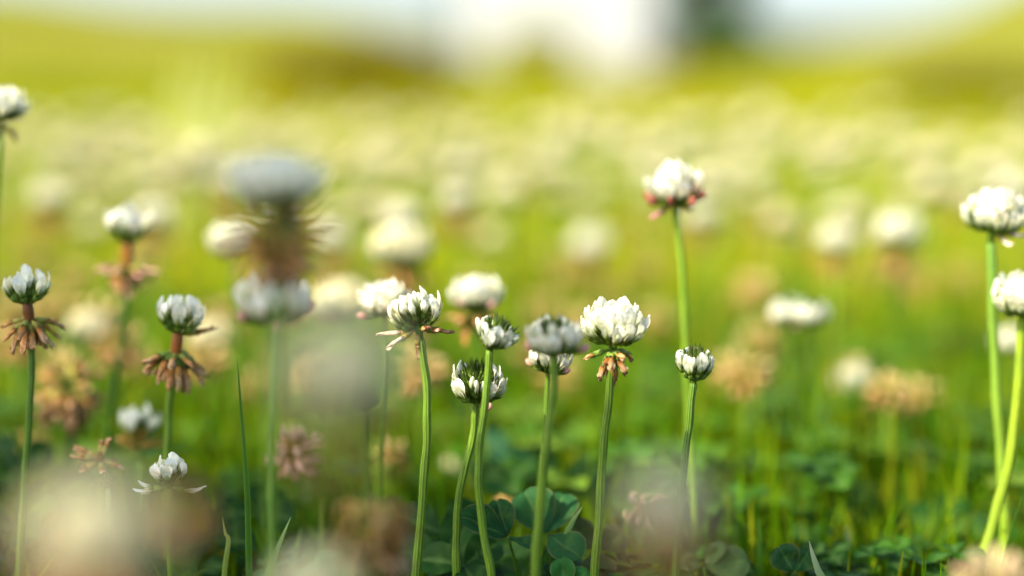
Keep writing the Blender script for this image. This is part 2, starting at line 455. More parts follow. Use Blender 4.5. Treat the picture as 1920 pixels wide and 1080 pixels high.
grid_sheet('ground', -160, 160, -3, 300, 120, 90, hz, lambda x, y: (.2, .2, .02), M_GROUND)

# -- grass: one blade per countless blade, one object per stretch
def blades(name, n, xy, hmin, hmax, wmin, wmax, cols, secs=4, lean=.45, zf=None, mt=None):
    bx, by = xy
    az = rng.uniform(0, 2 * np.pi, n); ln = np.abs(rng.normal(0, lean, n)); h = rng.uniform(hmin, hmax, n) * rng.uniform(.6, 1.0, n)
    wd = rng.uniform(wmin, wmax, n); fa = rng.uniform(0, np.pi, n)
    t = np.linspace(0, 1, secs + 1)
    V = np.zeros((n, secs + 1, 2, 3), np.float32)
    dirx, diry = np.cos(az), np.sin(az); sx, sy = np.cos(fa), np.sin(fa)
    bz = np.zeros(n) if zf is None else np.array([zf(a, b) for a, b in zip(bx, by)])
    for i, k in enumerate(t):
        off = ln * h * k ** 1.8; z = h * k * (1 - .25 * ln * k)
        ww = wd * (1 - k ** 1.6) * .5 + wd * .02
        for s, sg in enumerate((-1, 1)):
            V[:, i, s, 0] = bx + dirx * off + sg * sx * ww; V[:, i, s, 1] = by + diry * off + sg * sy * ww; V[:, i, s, 2] = bz + z - (.003 if i == 0 else 0)
    nv = (secs + 1) * 2
    base = np.arange(n)[:, None] * nv
    q = np.concatenate([np.array([[2 * i, 2 * i + 1, 2 * i + 3, 2 * i + 2]]) for i in range(secs)]).reshape(1, secs, 4)
    F = (q + base[:, :, None]).reshape(-1)
    me = bpy.data.meshes.new(name)
    me.vertices.add(n * nv); me.vertices.foreach_set('co', V.reshape(-1))
    nf = n * secs
    me.loops.add(nf * 4); me.loops.foreach_set('vertex_index', F.astype(np.int32))
    me.polygons.add(nf); me.polygons.foreach_set('loop_start', (np.arange(nf) * 4).astype(np.int32)); me.polygons.foreach_set('loop_total', np.full(nf, 4, np.int32))
    me.polygons.foreach_set('use_smooth', np.ones(nf, bool))
    cols = np.array(cols, np.float32); pick = cols[rng.integers(0, len(cols), n)] * rng.uniform(.75, 1.25, (n, 1)).astype(np.float32)
    A = np.ones((n, nv, 4), np.float32); A[:, :, :3] = pick[:, None, :]
    at = me.color_attributes.new('tint', 'FLOAT_COLOR', 'POINT'); at.data.foreach_set('color', A.reshape(-1))
    me.materials.append(mt or M_GRASS); me.update(calc_edges=True)
    o = bpy.data.objects.new(name, me); C.objects.link(o); tag(o, kind='stuff'); return o

def fan(n, y0, y1, margin, pw=1.0):
    """random ground points in the widening strip the photo looks over"""
    k = rng.uniform(0, 1, n); y = (y0 ** (1 + pw) + k * (y1 ** (1 + pw) - y0 ** (1 + pw))) ** (1 / (1 + pw))
    x = rng.uniform(-1, 1, n) * (y * .37 + margin); return x, y
G1 = [(.07, .16, .002), (.10, .22, .002), (.17, .28, .003), (.16, .22, .003), (.05, .13, .002), (.08, .19, .002), (.18, .20, .006)]
G2 = [(.30, .38, .006), (.36, .40, .008), (.40, .38, .010), (.24, .34, .004), (.40, .32, .02)]
G3 = [(.25, .27, .004), (.29, .27, .004), (.20, .25, .003), (.33, .26, .006)]
blades('grass', 520, fan(520, .47, .62, .13), .045, .085, .0012, .0024, G1, lean=.25)
blades('grass', 4200, fan(4200, .44, .60, .14), .012, .040, .0012, .0028, G1, lean=.5)
blades('grass', 3800, fan(3800, .40, .56, .15), .010, .034, .0010, .0024, G1, lean=.5)
blades('grass', 16000, fan(16000, .50, .88, .18), .015, .055, .0012, .0028, G1)
blades('grass', 5200, fan(5200, .56, .85, .16), .03, .075, .0013, .0032, G1 + [(.30, .25, .03)], lean=.35)
blades('grass', 32000, fan(32000, .75, 1.8, .28), .025, .075, .0015, .0035, G2, lean=.5)
blades('grass', 46000, fan(46000, 1.7, 6, .4, .6), .03, .09, .003, .006, G2 + G3, secs=3, lean=.6)
blades('grass', 40000, fan(40000, 6, 45, 1, .5), .05, .14, .015, .04, G3, secs=2, lean=.6, zf=hz)

# -- leaves
def leaflet_mb(mb, o, d, up, L, W, fold, droop, q, col):
    side = d.cross(up).normalized(); n = side.cross(d).normalized()
    nv, nu = ((4, 2), (7, 4), (12, 8))[q]
    rows = []
    for j in range(nv + 1):
        v = j / nv
        w = W * .5 * (math.sin(min(1, v / .62) * math.pi / 2) ** .9 if v < .62 else math.sqrt(max(0.02, 1 - ((v - .62) / .40) ** 2)))
        row = []
        for i in range(-nu, nu + 1):
            u = i / nu; a = abs(u)
            x = w * u; ser = 1 + (.035 * ((i + j) % 2) if a == 1 and q == 2 else 0)
            notch = -.05 * L * max(0, 1 - a * 3) * (v ** 8)
            bendup = math.sin(fold) * a * w * (1 - .25 * a)
            p = o + d * (v * L + notch) + side * (x * math.cos(fold * .9) * ser) + n * (bendup - droop * L * v * v + (.0004 * math.sin(9 * v + 3 * a) if q == 2 else 0))
            # pale crescent the leaf carries and its veins
            ch = math.exp(-((v - .42 - .16 * (1 - a)) / .07) ** 2) * .45
            vein = .22 * max(0, math.cos((v * 16 - a * 7) * 1.6)) ** 6 if q == 2 else 0
            c = mixc(col, (.05, .11, .02), ch); c = mixc(c, (.05, .12, .02), vein)
            if i == 0: c = mixc(c, (.12, .2, .05), .3)
            if a == 1 and q == 2: c = mixc(c, (.28, .2, .08), .25)
            row.append(mb.vert(p, c))
        rows.append(row)
    mb.ring_tube(rows, 0, cap=False, wrap=False)

LEAFC = (.011, .050, .001); LEAFB = (.006, .042, .007)  # leaf greens deepened, so part of the near leaves' shade is in the colour
def clover_leaf(label, j, Z, leaflets, foot=None, q=2, group=None, col=LEAFC):
    """j: photo position of the junction; leaflets: list of (tip photo pos, dZ of tip, width factor, fold deg, droop, upx)"""
    jp = P(j[0], j[1], Z)
    fx = jp.x + (foot[0] if foot else random.uniform(-.006, .006)); fy = jp.y + (foot[1] if foot else random.uniform(0, .012))
    root = empty('clover_leaf', (fx, fy, 0)); tag(root, label, 'clover leaf', group)
    b = root.location
    mb = MB(); ribbed(mb, [Vector((0, 0, -.003)), (jp - b) * .5 + Vector((.001, .001, 0)), jp - b], .6 * MM, .45 * MM, STEMD, STEMD, min(q, 1))
    mb.build('petiole', [M_STEM], root)
    for (tp, dz, wf, fold, droop, up) in leaflets:
        tpw = P(tp[0], tp[1], Z + dz); d = tpw - jp; L = d.length; d.normalize()
        mb = MB(); leaflet_mb(mb, jp - b + d * .0006, d, Vector(up), L, L * wf, R(fold), droop, q, jit(col, .12))
        mb.build('leaflet', [M_LEAF], root)
    return root
def leaf_at(label, x, y, z, s, q=1, group=None, col=LEAFC, az=None, mesh_only=None, tiltv=None):
    az = random.uniform(0, 6.28) if az is None else az
    up = (tiltv or Vector((random.uniform(-.45, .45), random.uniform(-.7, .3), 1))).normalized()
    ls = []
    for k in range(3):
        a = az + k * 2.0944
        d = Vector((math.cos(a), math.sin(a), random.uniform(.0, .5))); d = (d - up * d.dot(up) * .6).normalized()
        ls.append((d, random.uniform(10, 35), random.uniform(0, .18)))
    if mesh_only is not None:
        mb = mesh_only; o = Vector((x, y, z))
        c = jit(col, .35)
        for d, f, dr in ls: leaflet_mb(mb, o, d, up, s, s * .9, R(f), dr, 0, c)
        return
    root = empty('clover_leaf', (x, y, 0)); tag(root, label, 'clover leaf', group)
    mb = MB(); ribbed(mb, [Vector((0, 0, -.003)), Vector((.001, .002, z * .5)), Vector((0, 0, z))], .6 * MM, .45 * MM, STEMD, STEM, 1)
    mb.build('petiole', [M_STEM], root); col = jit(col, .2)
    for d, f, dr in ls:
        mb = MB(); leaflet_mb(mb, Vector((0, 0, z)), d, up, s, s * .9, R(f), dr, q, col); mb.build('leaflet', [M_LEAF], root)
    return root

def ground_cover():
    mb = MB()
    for _ in range(3000):
        x, y = fan(1, .22, .72, .2); x, y = float(x[0]), float(y[0])
        leaf_at(None, x, y, random.uniform(.003, .020 if y < .45 else .014), random.uniform(.006, .011), col=random.choice((LEAFC, LEAFC, (.02, .07, .002), (.010, .04, .004), (.05, .10, .002), (.20, .12, .02) if random.random() < .3 else LEAFC)), mesh_only=mb)
    for _ in range(2100):
        x, y = fan(1, .47, .95, .2); x, y = float(x[0]), float(y[0])
        leaf_at(None, x, y, random.uniform(.008, .036), random.uniform(.008, .013), col=random.choice(((.03, .085, .002), (.045, .11, .002), (.02, .065, .002), (.08, .14, .004))), mesh_only=mb)
    for _ in range(700):
        x, y = fan(1, .70, 2.0, .15); x, y = float(x[0]), float(y[0])
        leaf_at(None, x, y, random.uniform(.01, .045), random.uniform(.008, .014), col=(.08, .18, .004), mesh_only=mb)
    o = mb.build('ground_cover', [M_LEAF]); tag(o, kind='stuff')
ground_cover()

# ------------------------------------------------------------------ background things
def M_plain(name, col, rough=.7, col2=None, sc_=2.0):
    m = bpy.data.materials.new(name); m.use_nodes = True; n = m.node_tree; pb = n.nodes['Principled BSDF']
    pb.inputs['Roughness'].default_value = rough
    nz = n.nodes.new('ShaderNodeTexNoise'); nz.inputs['Scale'].default_value = sc_; nz.inputs['Detail'].default_value = 6
    cr = n.nodes.new('ShaderNodeValToRGB'); cr.color_ramp.elements[0].color = (*(col2 or [c * .85 for c in col]), 1); cr.color_ramp.elements[1].color = (*col, 1)
    n.links.new(nz.outputs[0], cr.inputs[0]); n.links.new(cr.outputs[0], pb.inputs['Base Color']); return m
def dirx(px, Y): return (px - 960) / FPX * Y * 1.0
def box(mb, x0, x1, y0, y1, z0, z1, m=0):
    v = [mb.vert(p, (1, 1, 1)) for p in ((x0, y0, z0), (x1, y0, z0), (x1, y1, z0), (x0, y1, z0), (x0, y0, z1), (x1, y0, z1), (x1, y1, z1), (x0, y1, z1))]
    for f in ((0, 1, 5, 4), (1, 2, 6, 5), (2, 3, 7, 6), (3, 0, 4, 7), (4, 5, 6, 7), (3, 2, 1, 0)): mb.face(tuple(v[i] for i in f), m)
def crown(name, parent, blobs, n, leaf, cols, mt=None):
    """many small leaf faces spread through uneven clumps: blobs = (x,y,z,rx,ry,rz)"""
    mb = MB()
    for _ in range(n):
        b = random.choice(blobs); 
        d = Vector((random.gauss(0, 1), random.gauss(0, 1), random.gauss(0, 1))).normalized() * random.uniform(.55, 1.0) ** .6
        p = Vector((b[0] + d.x * b[3], b[1] + d.y * b[4], b[2] + d.z * b[5]))
        if p.z < .02: p.z = abs(p.z) + .02
        u = Vector((random.gauss(0, 1), random.gauss(0, 1), random.gauss(0, 1))).normalized(); v = u.orthogonal().normalized()
        s = leaf * random.uniform(.5, 1.3); c = jit(random.choice(cols), .25)
        ids = [mb.vert(p + u * s, c), mb.vert(p + v * s * .5, c), mb.vert(p - u * s, c), mb.vert(p - v * s * .5, c)]
        mb.face(tuple(ids))
    return mb.build(name, [mt or M_FOL], parent, smooth=False)
def limb(mb, a, b, r0, r1):
    path = [a, a.lerp(b, .5) + Vector((random.uniform(-.05, .05), 0, .03)) * (b - a).length, b]
    ribbed(mb, path, r0, r1, (.10, .07, .045), (.10, .07, .045), 0)

def bush(label, px, Y, wpx, hpx, cols, n=2500, leaf=None, name='bush', group=None, base=None):
    x = dirx(px, Y); zb = hz(x, Y) if base is None else base
    W = wpx / FPX * Y; H = hpx / FPX * Y
    root = empty(name, (x, Y, zb)); tag(root, label, 'bush', group)
    bl = []
    k = max(3, int(wpx / 45))
    for i in range(k):
        t = (i + .5) / k - .5; r = W / k * .85
        hh = H * (1 - 1.6 * t * t) * random.uniform(.8, 1.0)
        bl.append((t * W, random.uniform(-.2, .2) * H, hh * .5, r, max(r, H * .4), hh * .52))
    for b in bl:
        mb = MB(); limb(mb, Vector((b[0] * .6, 0, 0)), Vector((b[0], b[1], b[2] * 1.5)), H * .03, H * .012)
        mb.build('branch', [M_BARK], root)
    crown('foliage', root, bl, n, leaf or H * .07, cols)
    return root

# white house far behind the meadow
def house():
    Y = 62.0; x0, x1 = dirx(868, Y), dirx(1205, Y); w = x1 - x0
    zb = -.0; root = empty('white_house', ((x0 + x1) / 2, Y, zb))
    tag(root, 'bright white rendered house far behind the meadow, between the thin post and the dark tree', 'house')
    mw = M_plain('white_render', (.47, .47, .45)); mr = M_plain('roof_tiles', (.30, .16, .11)); mg = M_plain('window_glass', (.5, .56, .6), .1); mf = M_plain('window_frame', (.8, .8, .8))
    mb = MB(); box(mb, -w / 2, w / 2, 0, 6, -.2, 6.2); mb.build('wall', [mw], root, smooth=False)
    mb = MB()
    v = [mb.vert(p, (1, 1, 1)) for p in ((-w / 2 - .4, -.5, 6.2), (w / 2 + .4, -.5, 6.2), (w / 2 + .4, 6.5, 6.2), (-w / 2 - .4, 6.5, 6.2), (-w / 2 - .4, 3, 8.6), (w / 2 + .4, 3, 8.6))]
    for f in ((0, 1, 5, 4), (2, 3, 4, 5), (1, 2, 5), (3, 0, 4), (3, 2, 1, 0)): mb.face(tuple(v[i] for i in f))
    mb.build('roof', [mr], root, smooth=False)
    for fl in (3.9,):
        for i in range(3):
            cx = -w / 2 + w * (i + .5) / 3
            m1 = MB(); box(m1, cx - .55, cx + .55, -.06, 0.0, fl, fl + 1.4); f = m1.build('window', [mf], root, smooth=False)
            m2 = MB(); box(m2, cx - .45, cx + .45, -.09, -.062, fl + .1, fl + 1.3); m2.build('pane', [mg], f, smooth=False)
house()
# thin post left of the house
def post():
    Y = 40.0; x = dirx(843, Y); root = empty('lamp_post', (x, Y, hz(x, Y))); tag(root, 'thin grey green post standing left of the white house', 'post')
    mb = MB(); ribbed(mb, [Vector((0, 0, -.1)), Vector((0, 0, 2.4)), Vector((0, 0, 5))], .14, .10, (.16, .2, .12), (.16, .2, .12), 1); mb.build('pole', [M_BARK], root)
    mb = MB(); ribbed(mb, [Vector((0, 0, 5)), Vector((.2, 0, 5.15)), Vector((.7, 0, 5.2))], .06, .05, (.16, .2, .12), (.16, .2, .12), 1); mb.build('arm', [M_BARK], root)
post()
# dark narrow tree
def tree(label, px, Y, wpx, H, cols, trunk_h, n, leaf, name='tree', low=.3, trunk_r=.35):
    x = dirx(px, Y); zb = hz(x, Y); root = empty(name, (x, Y, zb)); tag(root, label, 'tree')
    W = wpx / FPX * Y
    mb = MB(); ribbed(mb, [Vector((0, 0, -.3)), Vector((.05, 0, H * .3)), Vector((-.05, 0, H * .6)), Vector((0, 0, H * .9))], trunk_r, trunk_r * .25, (.075, .06, .045), (.075, .06, .045), 1)
    for i in range(9):
        a = random.uniform(0, 6.28); z = random.uniform(trunk_h, H * .8)
        limb(mb, Vector((0, 0, z)), Vector((math.cos(a) * W * .45, math.sin(a) * W * .45, z + W * .3)), trunk_r * .3, trunk_r * .08)
    mb.build('trunk', [M_BARK], root)
    bl = []
    for i in range(26):
        k = random.random(); z = low + (H - low) * k; rr = W * .5 * (1 - .55 * k)
        a = random.uniform(0, 6.28); q = random.uniform(.1, .55)
        bl.append((math.cos(a) * rr * q, math.sin(a) * rr * q, z, rr * random.uniform(.4, .65), rr * .55, H * .07))
    crown('crown', root, bl, n, leaf, cols)
DK = [(.018, .055, .010), (.026, .070, .010), (.035, .075, .008)]
tree('dark tree with a blue green crown to the right of the white house', 1345, 44, 190, 7.5, DK, .8, 16000, .14, low=.5, trunk_r=.30)
tree('olive green tree close to the white house wall, lighter than the dark tree beside it', 1262, 50, 110, 7.0, [(.07, .09, .03), (.06, .08, .025), (.10, .11, .035)], .8, 6000, .13, low=1.4)
bush('low yellow green bush in front of the white house', 1005, 36, 125, 110, [(.30, .33, .05), (.36, .35, .08)], base=0)
bush('dark green bush at the foot of the dark tree', 1420, 30, 230, 70, [(.05, .12, .004), (.08, .15, .004)], n=3500)
bush('golden brown dry bush at the top of the meadow, left of the thin post', 690, 7.5, 330, 108, [(.13, .08, .001), (.18, .095, .001), (.10, .075, .001)], n=11000)
bush('smaller orange brown dry bush at the left end of the golden one', 545, 7.3, 90, 90, [(.22, .10, .001), (.18, .09, .001)], n=2000)
bush('brownish bush row at the right edge of the meadow', 1810, 5.5, 300, 100, [(.14, .15, .001), (.17, .14, .001), (.11, .12, .001)], n=9000)
bush('yellow brown bush row under the white house', 1160, 20, 420, 34, [(.25, .19, .003), (.30, .20, .006)], n=4000)
bush('fresh green low bush row at the left of the meadow', 140, 5.5, 420, 62, [(.17, .25, .001), (.21, .27, .001), (.14, .22, .001)], n=7000)

# unseen tree added beside the camera, crown lobes shaped to shade the near flowers
def shade_tree():
    root = empty('added_shade_tree', (-1.17, -.24, 0)); tag(root, 'unseen leafy tree added left of the camera to shade the near flowers', 'tree')
    mb = MB(); V3 = Vector
    ribbed(mb, [V3((0, 0, -.02)), V3((.01, .02, .3)), V3((.03, .03, .6)), V3((.08, .08, .95))], .016, .009, (.1, .07, .045), (.1, .07, .045), 1)
    for k in range(9):
        a = random.uniform(0, 6.28); z = random.uniform(.45, .8); limb(mb, V3((.03, .03, z)), V3((.15 + math.cos(a) * .2, .12 + math.sin(a) * .16, z + .22)), .006, .002)
    mb.build('trunk', [M_BARK], root)
    crown('crown', root, [(.04, .12, .93, .16, .15, .14), (-.04, .06, .86, .16, .14, .14), (.06, .12, 1.0, .12, .11, .11), (.32, -.02, .93, .13, .10, .09), (.31, .13, .93, .07, .055, .06), (.31, .13, .93, .05, .045, .05)], 1350, .026, [(.06, .12, .02), (.08, .14, .025)])
shade_tree()
# pale tall grass tuft
def blade_mb(mb, pts, w, c0, c1, fold=.25, n=18):
    P4 = [pts[0] * 2 - pts[1]] + pts + [pts[-1] * 2 - pts[-2]]; path = []
    for i in range(1, len(P4) - 2):
        a, b, c, d = P4[i - 1:i + 3]
        for j in range(8):
            t = j / 8; path.append(.5 * ((2 * b) + (c - a) * t + (2 * a - 5 * b + 4 * c - d) * t * t + (3 * b - a - 3 * c + d) * t ** 3))
    path.append(pts[-1]); rows = []; m = len(path)
    for i, p in enumerate(path):
        k = i / (m - 1); T = (path[min(i + 1, m - 1)] - path[max(i - 1, 0)]).normalized()
        S = T.cross(Vector((0, 1, 0))).normalized(); N = S.cross(T)
        ww = w * .5 * (1 - k ** 2.2) + .00006; c = mixc(c0, c1, k)
        rows.append([mb.vert(p + S * ww * u + N * (abs(u) * ww * fold), c if abs(u) < .9 else mixc(c, PGREEN, .3)) for u in (-1, -.5, 0, .5, 1)])
    mb.ring_tube(rows, 0, cap=False, wrap=False)
def grass_blade(label, pxs, Z, wpx, c0, c1, dz=0.0):
    pts = [P(x, y, Z + dz * i) for i, (x, y) in enumerate(pxs)]     # tip first
    last = pts[-1]; prev = pts[-2]; d = (last - prev).normalized() + Vector((0, 0, -1)); d.normalize()
    if last.z > .002: pts.append(last + d * ((last.z + .003) / -d.z))
    root = Vector((pts[-1].x, pts[-1].y, 0)); pts = [p - root for p in reversed(pts)]
    mb = MB(); blade_mb(mb, pts, wpx / FPX * Z, c0, c1)
    o = mb.build('wild_grass', [M_GRASS]); o.location = root
    tag(o, label, 'grass blade'); return o
def tuft(label, Z, list_, wpx, c, name='grass_tuft'):
    r = P(list_[0][-1][0], 1000, Z); root = empty(name, (r.x, r.y, 0)); tag(root, label, 'grass tuft')
    for pxs in list_:
        pts = [P(x, y, Z) for x, y in pxs]; f = Vector((r.x + random.uniform(-.02, .02), r.y, -.002)); pts.append(f)
        pts = [p - root.location for p in reversed(pts)]
        mb = MB(); blade_mb(mb, pts, wpx / FPX * Z, jit(c, .1), jit(c, .1)); mb.build('blade', [M_GRASS], root)
tuft('tall pale grass blades rising blurred in front of the left bank', 1.25, [[(345, 95), (335, 170), (330, 260)], [(385, 70), (372, 170), (360, 270)], [(430, 90), (410, 180), (385, 280)], [(470, 130), (440, 200), (400, 290)]], 28, (.44, .46, .13))
tuft('faint pale grass blades right of the golden bush foot', 1.3, [[(600, 160), (585, 220), (575, 300)], [(640, 180), (615, 240), (590, 310)]], 22, (.48, .44, .15))

# ------------------------------------------------------------------ the sharp blades and leaves
grass_blade('tall sharp dark green grass blade standing alone left of the centre', [(445, 674), (451, 760), (459, 860), (464, 950), (467, 1080)], .42, 12, (.04, .12, .01), (.05, .12, .02))
grass_blade('short pale green pointed blade leaning right at the bottom, right of the tall sharp blade', [(545, 970), (528, 1010), (512, 1050), (500, 1090)], .42, 13, (.14, .26, .05), (.3, .4, .15))
grass_blade('sharp pale tipped blade at the bottom right', [(1517, 1014), (1524, 1040), (1534, 1070), (1545, 1100)], .42, 15, (.10, .24, .05), (.35, .36, .25))
grass_blade('bent blade with a dry tan tip at the bottom left', [(417, 970), (422, 1000), (428, 1015), (420, 1080)], .425, 10, (.12, .24, .03), (.35, .28, .1))
grass_blade('short blurred blade with a yellow tip beside the brown drooping head', [(604, 935), (603, 990), (607, 1050)], .46, 12, (.09, .2, .02), (.3, .3, .05))
grass_blade('soft light green blade behind the short pale pointed one', [(566, 985), (556, 1030), (545, 1090)], .45, 12, (.14, .26, .03), (.16, .28, .04))
grass_blade('small pale leaf tip pointing up beside the clover leaves', [(1092, 950), (1080, 968), (1070, 985), (1060, 1020)], .43, 12, (.10, .2, .03), (.3, .4, .16))
grass_blade('upright green blade at the bottom right, left of the dark round leaf', [(1422, 968), (1424, 1010), (1426, 1090)], .45, 11, (.05, .16, .01), (.1, .22, .02))
grass_blade('upright blurred blade with a cream cut tip at the bottom right', [(1588, 985), (1592, 1030), (1580, 1090)], .48, 17, (.10, .24, .02), (.45, .45, .25))
grass_blade('thick blurred green blade near the lower right corner', [(1758, 955), (1762, 1010), (1768, 1090)], .50, 22, (.05, .2, .01), (.16, .3, .05))
grass_blade('thin blurred yellow blade right of the thick green one', [(1700, 900), (1690, 960), (1665, 1040)], .55, 12, (.2, .3, .02), (.3, .34, .03))
grass_blade('thin dark blade leaning at the right edge', [(1918, 925), (1900, 985), (1880, 1060)], .44, 6, (.03, .1, .01), (.04, .12, .01))

clover_leaf('blue green sharp clover leaf crossed by the two stems of the paired flowers', (953, 1008), .424,
    [((868, 968), -.004, .85, 34, .05, (.15, -.55, .8)), ((932, 938), .006, .72, 20, .05, (.2, -.9, .2)), ((1000, 1020), -.012, .5, 25, .1, (0, -.2, 1))], col=LEAFB)
clover_leaf('large dark green sharp clover leaf behind the thick central stem', (1026, 1002), .432,
    [((984, 922), .004, 1.05, 24, .06, (.3, -.95, .1)), ((1056, 925), .010, .9, 22, .05, (-.3, -.95, .2)), ((1084, 1040), -.010, .85, 14, .05, (.2, -.8, .6))], col=(.018, .075, .018))
clover_leaf('half hidden clover leaf with toothed edge at the bottom centre', (1060, 1105), .42,
    [((1052, 1050), 0, .9, 20, .05, (0, -.9, .3)), ((1100, 1072), 0, .8, 20, .05, (-.2, -.8, .5)), ((1020, 1110), 0, .8, 20, .05, (0, -.3, 1))], col=(.025, .12, .02))
clover_leaf('brownish green clover leaf right of the striped sharp stem', (1120, 1030), .44,
    [((1070, 985), 0, .9, 15, .05, (0, -.8, .4)), ((1170, 1000), .005, .9, 15, .05, (0, -.8, .4)), ((1125, 1085), -.01, .9, 15, .05, (0, -.8, .5))], col=(.06, .07, .02))
clover_leaf('pale grey green leaf pair low at the bottom, left of the brown drooping head', (640, 1090), .41,
    [((600, 1040), 0, .9, 20, .05, (0, -.6, .7)), ((675, 1045), 0, .8, 20, .05, (-.1, -.6, .7)), ((560, 1080), 0, .8, 20, .05, (0, -.4, .8))], col=(.10, .17, .05))
clover_leaf('dark round clover leaf at the bottom right', (1490, 1075), .43,
    [((1462, 1028), 0, 1.1, 15, .05, (0, -.95, .2)), ((1515, 1035), 0, 1.0, 15, .05, (0, -.95, .2)), ((1500, 1110), -.01, .9, 15, .05, (0, -.3, 1))], col=(.012, .05, .012))
clover_leaf('soft grey green leaf under the pale blurred head at the lower right', (1320, 1065), .40,
    [((1355, 1020), 0, .6, 30, .05, (-.5, -.8, .3)), ((1400, 1050), 0, .8, 15, .05, (0, -.8, .5)), ((1280, 1050), 0, .8, 15, .05, (0, -.8, .5))], col=(.07, .11, .03))
for lab, px, py, Z, s in (('dark leaf mass left of the sharp blue green leaf', 830, 1000, .45, .016), ('dark broad leaf below the drooping brown head', 830, 1040, .44, .015),
        ('dark leaf behind the tall sharp grass blade', 480, 960, .47, .014), ('blurred dark leaf left of the lone sharp blade', 400, 1010, .46, .014), ('teal dark leaf behind the two crossed stems', 950, 870, .52, .018),
        ('broad dark leaf at the foot of the paired flower stems', 870, 1060, .43, .014), ('dark green leaf between the thick central stem and the striped one', 1010, 1065, .44, .013), ('deep green leaf in the gap right of centre', 1160, 900, .55, .018),
        ('dark leaf patch behind the lower right blades', 1640, 960, .52, .018), ('shaded leaf patch left of the lower right stems', 1780, 985, .50, .016), ('dark leaf at the lower left corner', 30, 990, .46, .016),
        ('dark leaf under the small green bud at left', 120, 940, .48, .015), ('dark green leaf behind the leftmost sharp stem', 20, 880, .5, .016), ('green leaf in front of the dark gap at lower right', 1380, 1000, .5, .015)):
    p = P(px, py, Z); leaf_at(lab, p.x, p.y, max(p.z, .008), s, q=1, col=(.009, .042, .003) if 'teal' not in lab else (.006, .05, .02), tiltv=Vector((random.uniform(-.3, .3), -.8, .8)))  # low leaf greens darkened to carry shade as well

# ------------------------------------------------------------------ the flowers one can single out
F = flower
F('broad white clover dome with a skirt of hanging brown florets, right of centre', (1148, 668), .42, [(1140, 760), (1130, 850), (1125, 950), (1115, 1080)],
  K_full(pink=.05), size=1.0, skirt=[('dry', 4, 92, 99, 10.6, -2.6, dict(green=1.3, phi=[0, 185, 20, -12])), ('dry', 3, 112, 120, 9.5, -3.0, dict(green=.8)), ('dry', 10, 150, 176, 11.4, -3.0, dict(green=1.3, bend=.5))], tilt=(2, 8), corelen=2.4)
F('white sided clover head with a green spiky middle, lower of the crossed pair', (893, 757), .427, [(885, 830), (864, 910), (856, 1000), (856, 1085)],
  rim(.35) + [('open', 8, 80, 18, 12.6, -.8, dict(pink=.7, W=2.5, Lp=2.6, phi=[180, 205, 158, 232, 0, 24, -24, -52])), ('open', 6, 60, 8, 13, .2, dict(W=2.3, Lp=2.4, phi=[190, 165, 140, 8, -14, 38])),
   ('bud', 3, 58, 10, 12.0, .4, dict(show=.9, dark=.6, phi=[-90, -70, -112])), ('bud', 13, 56, 16, 11, .8, dict(show=.1, dark=.5)), ('bud', 14, 40, 10, 11.4, 1.3, dict(show=.1, dark=.5)), ('bud', 14, 22, 4, 11.6, 1.8, dict(show=.0, dark=.5))], size=.92, tilt=(3, 10), sr=1.3)
F('white and green clover head tilted to the right, upper of the crossed pair', (918, 657), .413, [(912, 740), (900, 830), (897, 900), (905, 990), (922, 1085)],
  [('open', 7, 76, 14, 12.6, -.3, dict(W=2.6, phi=[180, 215, 250, 270, 150, 300, 120])), ('bud', 14, 66, 26, 11.0, .5, dict(show=.35, dark=.5)), ('bud', 14, 42, 12, 11.4, 1.2, dict(show=.1, dark=.4)), ('bud', 10, 18, 4, 11.6, 2.0, dict(show=0, dark=.4))],
  size=.76, tilt=(22, 6), sr=1.45)
F('slightly blurred clover head with white lobes on the thick central stem, nearest the camera', (1040, 668), .394, [(1036, 750), (1022, 850), (1012, 960), (1003, 1085)],
  K_cup(pink=.4), size=.82, tilt=(-3, 6), sr=1.5)
F('clover head half hidden behind the thick central stem', (1028, 700), .431, [(1024, 800), (1016, 900), (1008, 1000), (1004, 1085)],
  K_cup(pink=.5), size=.74, tilt=(6, 4), sr=1.2)
F('small goblet shaped head with white sides and green crown, right of the white dome', (1300, 719), .42, [(1293, 790), (1284, 860), (1277, 930), (1268, 1060)],
  [('open', 8, 62, 2, 11.4, -.2, dict(W=2.0, bend=.9)), ('bud', 12, 48, 8, 9.8, .6, dict(show=.5, dark=.4)), ('bud', 12, 30, 6, 10.6, 1.2, dict(show=.1, dark=.4, tcol=(.45, .2, .16))), ('bud', 8, 14, 2, 10.8, 1.8, dict(show=.15, tcol=(.5, .25, .2)))],
  size=.84, tilt=(1, 3), sr=1.35, scol=STEMD)
F('ragged white and pink head, three withered florets hanging below, left of the crossed pair', (788, 636), .42, [(799, 710), (801, 800), (795, 900), (780, 1085)],
  [('open', 8, 80, 8, 12.6, -.3, dict(W=2.0, pink=.8, phi=[185, 160, 200, 215, -5, 15, 330, 40])), ('open', 2, 30, 5, 12.5, .8, dict(W=2.0, phi=[20, 340])), ('bud', 10, 52, 12, 10.4, .6, dict(show=1.0, dark=.3)), ('bud', 10, 34, 6, 9.6, 1.2, dict(show=.6, dark=.6)),
   ('dry', 2, 88, 74, 8, -.8, dict(tanc=(.6, .2, .1), green=.6, phi=[300, 330]))],
  size=.95, skirt=[('dry', 2, 100, 92, 11, -1, dict(green=.3, tanc=(.6, .48, .34), phi=[182, 200])), ('dry', 1, 104, 98, 9, -1, dict(green=1.2, phi=[-5])), ('dry', 1, 150, 176, 10, -1, dict(green=.2, phi=[230]))], tilt=(-8, 6), sr=1.3, corelen=1.4)
